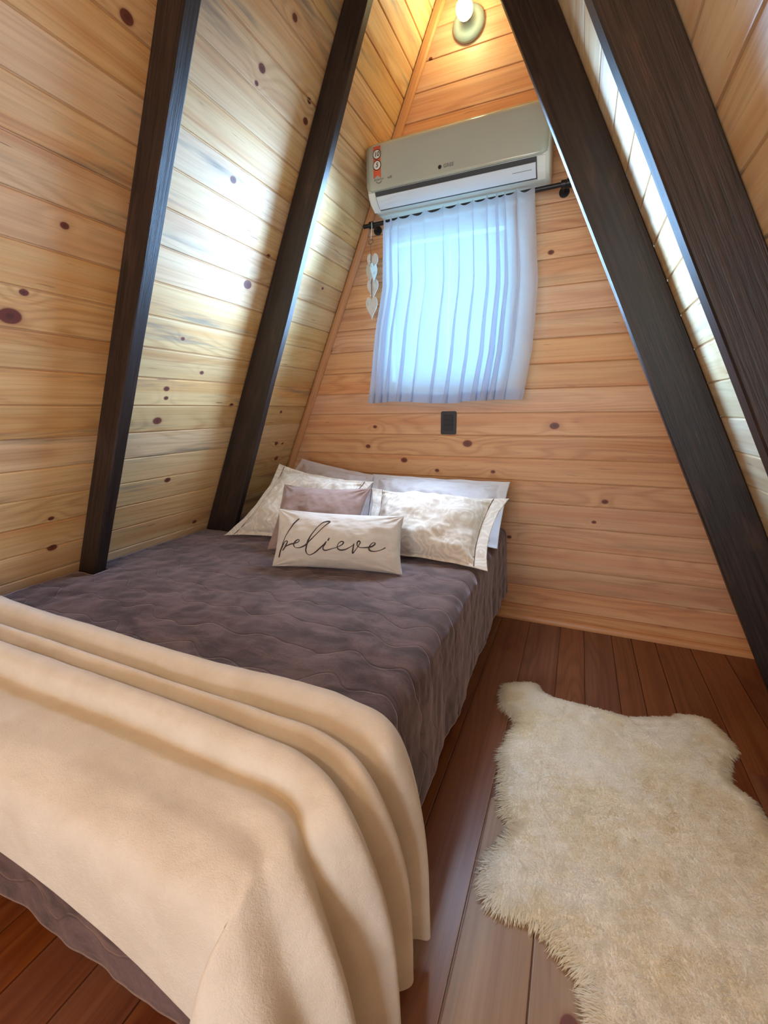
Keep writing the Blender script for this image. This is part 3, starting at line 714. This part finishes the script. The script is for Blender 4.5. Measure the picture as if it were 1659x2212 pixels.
pillow('cushion', [(-.612,-.63,.772),(-.172,-.64,.780),(-.19,-.80,zb+.01),(-.59,-.81,zb+.01)], .056, M['mauve'], 'small plain mauve cushion between the cream pillows', None, 1., 1., (.07,.10), 6.4, .006)
bc = [(-.470,-.868,.718),(.022,-.765,.706),(.044,-.842,zb-.004),(-.458,-.952,zb)]
bel, fB = pillow('cushion', bc, .062, M['linen'], 'off white lumbar cushion printed with a handwritten word', None, 1., 1., (.045,.07), 8.8, .006)
# handwriting traced on the cushion
cTL, cTR, cBR, cBL = np.array([140,70.]), np.array([1590,185.]), np.array([1575,835.]), np.array([75,755.])
def inv_bil(p):
    a = b = .5
    for _ in range(25):
        F = (cBL*(1-a) + cBR*a)*(1-b) + (cTL*(1-a) + cTR*a)*b - p
        Ja = (cBR-cBL)*(1-b) + (cTR-cTL)*b; Jb = (cTL*(1-a)+cTR*a) - (cBL*(1-a)+cBR*a)
        d = np.linalg.solve(np.stack([Ja, Jb], 1), -F); a += d[0]; b += d[1]
    return a*2-1, b*2-1
strokes = [
 [(428,207),(395,232),(345,292),(288,375),(240,455),(207,530),(185,598),(167,655)],
 [(170,640),(188,590),(215,530),(248,482),(278,466),(292,478),(275,515),(245,555),(226,577),(236,558),(280,527),(340,508),(400,498),(445,482),(455,465),(432,458),(403,478),(385,512),(395,540),(425,551),(475,545),(530,520),
  (575,478),(650,405),(735,318),(795,262),(795,247),(765,248),(715,270),(650,335),(590,420),(550,505),(534,580),(545,620),(575,634),(625,615),(690,570),(745,520),(775,482),(762,515),(742,550),(748,575),(775,582),(835,565),(900,545),(950,520),(968,495),(950,483),(920,498),(900,530),(905,562),(935,578),(985,572),(1040,545),(1075,518)],
 [(1078,505),(1072,560),(1064,612),(1085,595),(1125,540),(1148,495),(1135,478),(1115,495),(1118,530),(1145,548),(1200,550),(1265,540),(1308,515),(1310,497),(1285,497),(1255,525),(1243,560),(1262,585),(1310,590),(1370,575),(1425,547)],
 [(808,443),(800,458),(793,474)]]
mb = MB()
for s_ in strokes:
    A = catmull(np.array(s_, float), 6) if len(s_) > 2 else np.array(s_, float)
    pts = [fB(*inv_bil(p), .0022) for p in A]; m_ = len(pts)
    mb.tube(pts, [.0027*(.75 + .25*math.sin(k*.21)) for k in range(m_)], 6)
q = mb.build('lettering', M['lettering'], smooth=True); q.parent = bel; q['label'] = 'grey handwritten word believe'

# ------------------------------------------------------------------ sheepskin rug
out = [(.392,-.626),(.434,-.598),(.497,-.565),(.533,-.617),(.577,-.637),(.676,-.645),(.769,-.647),(.843,-.655),(.919,-.626),(.995,-.589),(1.021,-.562),(1.087,-.546),(1.129,-.598),(1.155,-.682),(1.136,-.733),(1.106,-.787),(1.091,-.847),(1.106,-.88),(1.135,-.911),(1.150,-.972),(1.150,-1.102),(1.110,-1.28),(1.075,-1.42),(1.08,-1.52),(1.05,-1.62),(.98,-1.70),(.88,-1.74),(.78,-1.745),(.70,-1.70),(.696,-1.613),(.693,-1.557),(.669,-1.537),(.625,-1.506),(.601,-1.487),(.567,-1.479),(.509,-1.487),(.476,-1.472),(.456,-1.425),(.459,-1.388),(.491,-1.309),(.515,-1.262),(.5,-1.248),(.474,-1.22),(.453,-1.136),(.439,-1.002),(.45,-.905),(.469,-.846),(.442,-.79),(.404,-.763),(.387,-.709)]
cen = Vector((.78,-1.1,0)); OUT = np.array(out)
sk = empty('sheepskin_rug', (.78,-1.1,0), 'cream sheepskin rug lying on the floorboards beside the bed', 'rug')
mb = MB(); shr = [(x + (.78-x)*.035, y + (-1.1-y)*.03) for x, y in out]
shr[11] = (1.085,-.57); 
mb.prism(shr, lambda p: (p[0], p[1], .0008), lambda p: (p[0], p[1], .004)); mb.build('hide', M['hide_leather'], sk)
def inside(X, Y, poly):
    r = np.zeros(X.shape, bool); n_ = len(poly)
    for i in range(n_):
        x0, y0 = poly[i]; x1, y1 = poly[(i+1) % n_]
        c_ = ((y0 > Y) != (y1 > Y)); xi = (x1-x0)*(Y-y0)/((y1-y0) if y1 != y0 else 1e-9) + x0
        r ^= c_ & (X < xi)
    return r
def edist(X, Y, poly):
    best = np.full(X.shape, 9.); gx = np.zeros(X.shape); gy = np.zeros(X.shape); n_ = len(poly)
    for i in range(n_):
        a = np.array(poly[i]); b = np.array(poly[(i+1) % n_]); d = b-a
        t = np.clip(((X-a[0])*d[0] + (Y-a[1])*d[1])/(d@d), 0, 1); px = a[0]+t*d[0]; py = a[1]+t*d[1]
        q = np.hypot(X-px, Y-py); m_ = q < best; best[m_] = q[m_]; gx[m_] = (px-X)[m_]; gy[m_] = (py-Y)[m_]
    return best, gx, gy
def vnoise(X, Y, f, seed):   # cheap smooth noise
    r = np.random.default_rng(seed); acc = np.zeros(X.shape)
    for _ in range(7):
        a = r.uniform(0, 2*PI); k = f*r.uniform(.6, 1.5); acc += np.sin((X*np.cos(a)+Y*np.sin(a))*k + r.uniform(0, 6))
    return acc/7
N0 = 200000
X = rng.uniform(.37, 1.17, N0); Y = rng.uniform(-1.76, -.53, N0)
ok = inside(X, Y, shr); X, Y = X[ok], Y[ok]
# denser rim
d, gx, gy = edist(X, Y, shr)
dn = np.maximum(np.hypot(gx, gy), 1e-6); ex, ey = gx/dn, gy/dn
edge = np.clip(1 - d/.05, 0, 1)
def pile(X, Y, d):   # height of the woolly surface
    q = np.clip(d/.032, 0, 1); prof = np.sqrt(1 - (1-q)**2)
    return .003 + prof*(.020 + .0035*vnoise(X, Y, 24, 1) + .0020*vnoise(X, Y, 75, 2) + .0012*vnoise(X, Y, 190, 8) + .0006*vnoise(X, Y, 420, 9))
near = np.clip((-Y - 1.0)/.5, 0, 1)
R0 = pile(X, Y, d) - .0015
Hh = .0075 + .006*edge + .003*near*rng.uniform(0, 1, X.shape)
lx = 1.0*vnoise(X, Y, 120, 3) + .7*vnoise(X, Y, 30, 4) + rng.normal(0, .45, X.shape); ly = 1.0*vnoise(X, Y, 120, 5) + .7*vnoise(X, Y, 30, 6) - .3 + rng.normal(0, .45, X.shape)
lx = lx*(1-edge*.4) + ex*edge*1.5; ly = ly*(1-edge*.4) + ey*edge*1.5
n_ = len(X); SEG = 3
W = rng.uniform(.0011, .0020, n_); ang = rng.uniform(0, PI, n_); wx, wy = np.cos(ang), np.sin(ang)
V = np.zeros((n_, 7, 3)); 
for k in range(4):
    t = k/3; cx = X + lx*Hh*t; cy_ = Y + ly*Hh*t
    cz2 = np.maximum(R0 + Hh*(.62*t - .28*t*t) - edge**2*Hh*.9*t*t, .0015)
    w = W*(1 - .55*t)
    if k < 3:
        V[:, 2*k] = np.stack([cx-wx*w, cy_-wy*w, cz2], 1); V[:, 2*k+1] = np.stack([cx+wx*w, cy_+wy*w, cz2], 1)
    else: V[:, 6] = np.stack([cx, cy_, cz2], 1)
base = (np.arange(n_)*7)[:, None]
quads = np.concatenate([base + np.array([[0,1,3,2]]), base + np.array([[2,3,5,4]])]); tris = base + np.array([[4,5,6]])
me = bpy.data.meshes.new('fleece'); me.vertices.add(n_*7); me.vertices.foreach_set('co', V.astype(np.float32).ravel())
loops = np.concatenate([quads.ravel(), tris.ravel()]).astype(np.int32); me.loops.add(len(loops)); me.loops.foreach_set('vertex_index', loops)
tot = np.concatenate([np.full(len(quads), 4), np.full(len(tris), 3)]).astype(np.int32); me.polygons.add(len(tot))
me.polygons.foreach_set('loop_start', np.concatenate([[0], np.cumsum(tot)[:-1]]).astype(np.int32)); me.polygons.foreach_set('loop_total', tot)
me.polygons.foreach_set('use_smooth', np.ones(len(tot), bool)); me.update(calc_edges=True); me.materials.append(M['sheep_wool'])
fl = bpy.data.objects.new('fleece', me); COL.objects.link(fl); fl.parent = sk; fl.matrix_parent_inverse = Matrix.Translation(-sk.location)
# woolly under-layer so no board shows through the pile
mb = MB(); nx_, ny_ = 330, 500; gxs = np.linspace(.37, 1.17, nx_); gys = np.linspace(-1.76, -.53, ny_)
XX, YY = np.meshgrid(gxs, gys); ins = inside(XX, YY, shr); dd, _, _ = edist(XX, YY, shr)
ZZ = pile(XX, YY, dd)
idx = {}
vs, fs = [], []
for j in range(ny_-1):
    for i in range(nx_-1):
        if ins[j,i] and ins[j,i+1] and ins[j+1,i] and ins[j+1,i+1]:
            f_ = []
            for a, b in ((j,i),(j,i+1),(j+1,i+1),(j+1,i)):
                if (a,b) not in idx: idx[(a,b)] = len(vs); vs.append((XX[a,b], YY[a,b], ZZ[a,b]))
                f_.append(idx[(a,b)])
            fs.append(f_)
mb.add(vs, fs); mb.build('undercoat', M['sheep_under'], sk, smooth=True)

# ------------------------------------------------------------------ light
w = bpy.data.worlds.new('World'); SC.world = w; w.use_nodes = True
bg = w.node_tree.nodes['Background']; bg.inputs[0].default_value = (.45,.78,1,1); bg.inputs[1].default_value = 1.0
def area(name, loc, rot, sx, sy, e, col):
    l = bpy.data.lights.new(name, 'AREA'); l.shape = 'RECTANGLE'; l.size = sx; l.size_y = sy; l.energy = e; l.color = col
    o = bpy.data.objects.new(name, l); o.location = loc; o.rotation_euler = rot; COL.objects.link(o); return o
area('window_daylight', ((WX0+WX1)/2, .10, (WZ0+WZ1)/2), (-PI/2, 0, 0), .63, .74, 6.2, (.27,.70,1.0))
area('door_daylight', ((DX0+DX1)/2, YB-.10, DZ/2+.1), (PI/2, 0, 0), .95, 1.4, 60, (.84,.93,1.0))
def point(name, loc, e, col, r):
    l = bpy.data.lights.new(name, 'POINT'); l.energy = e; l.color = col; l.shadow_soft_size = r
    o = bpy.data.objects.new(name, l); o.location = loc; COL.objects.link(o)
point('room_lamp', (-.15,-3.3,2.0), 27, (1,.75,.46), .09)
# added lamps before the curtain, standing in for daylight scattered to slopes and bed
for nm, x, az, pw, spr, el in (('curtain_fill_left', -.20, -38, 12.5, 94, -.02), ('curtain_fill_right', .13, 62, 14, 74, -.05), ('curtain_fill_down', -.05, -5, 4.2, 84, -2.2)):
    o = area(nm, (x, -.275 if el > -1 else -.34, 1.60), (PI/2, 0, 0), .26, .72 if el > -1 else .20, pw, (.33,.60,1.0) if el > -1 else (.62,.76,1.0))
    o.rotation_euler = (PI/2, 0, math.radians(180 + az)) ; o.data.spread = math.radians(spr)
    d_ = Vector((math.sin(math.radians(az)), -math.cos(math.radians(az)), el)); o.rotation_euler = d_.to_track_quat('-Z', 'Y').to_euler()

# ------------------------------------------------------------------ camera
cam = bpy.data.cameras.new('camera'); co = bpy.data.objects.new('camera', cam); COL.objects.link(co); SC.camera = co
R = np.array([[0.91750516,0.39751657,-0.01283957],[0.07849652,-0.21263608,-0.9739734],[-0.38990073,0.89261776,-0.22629837]])
mw = Matrix.Identity(4)
for i in range(3): mw[i][0] = R[0][i]; mw[i][1] = -R[1][i]; mw[i][2] = -R[2][i]
mw[0][3], mw[1][3], mw[2][3] = .593, -2.26, 1.09376
co.matrix_world = mw
cam.sensor_fit = 'VERTICAL'; cam.sensor_height = 24; cam.lens = 948.7177/2212*24; cam.clip_start = .02
SC.view_settings.view_transform = 'Standard'; SC.view_settings.look = 'None'; SC.view_settings.gamma = 1; SC.view_settings.use_curve_mapping = False
SC.view_settings.exposure = 0.0
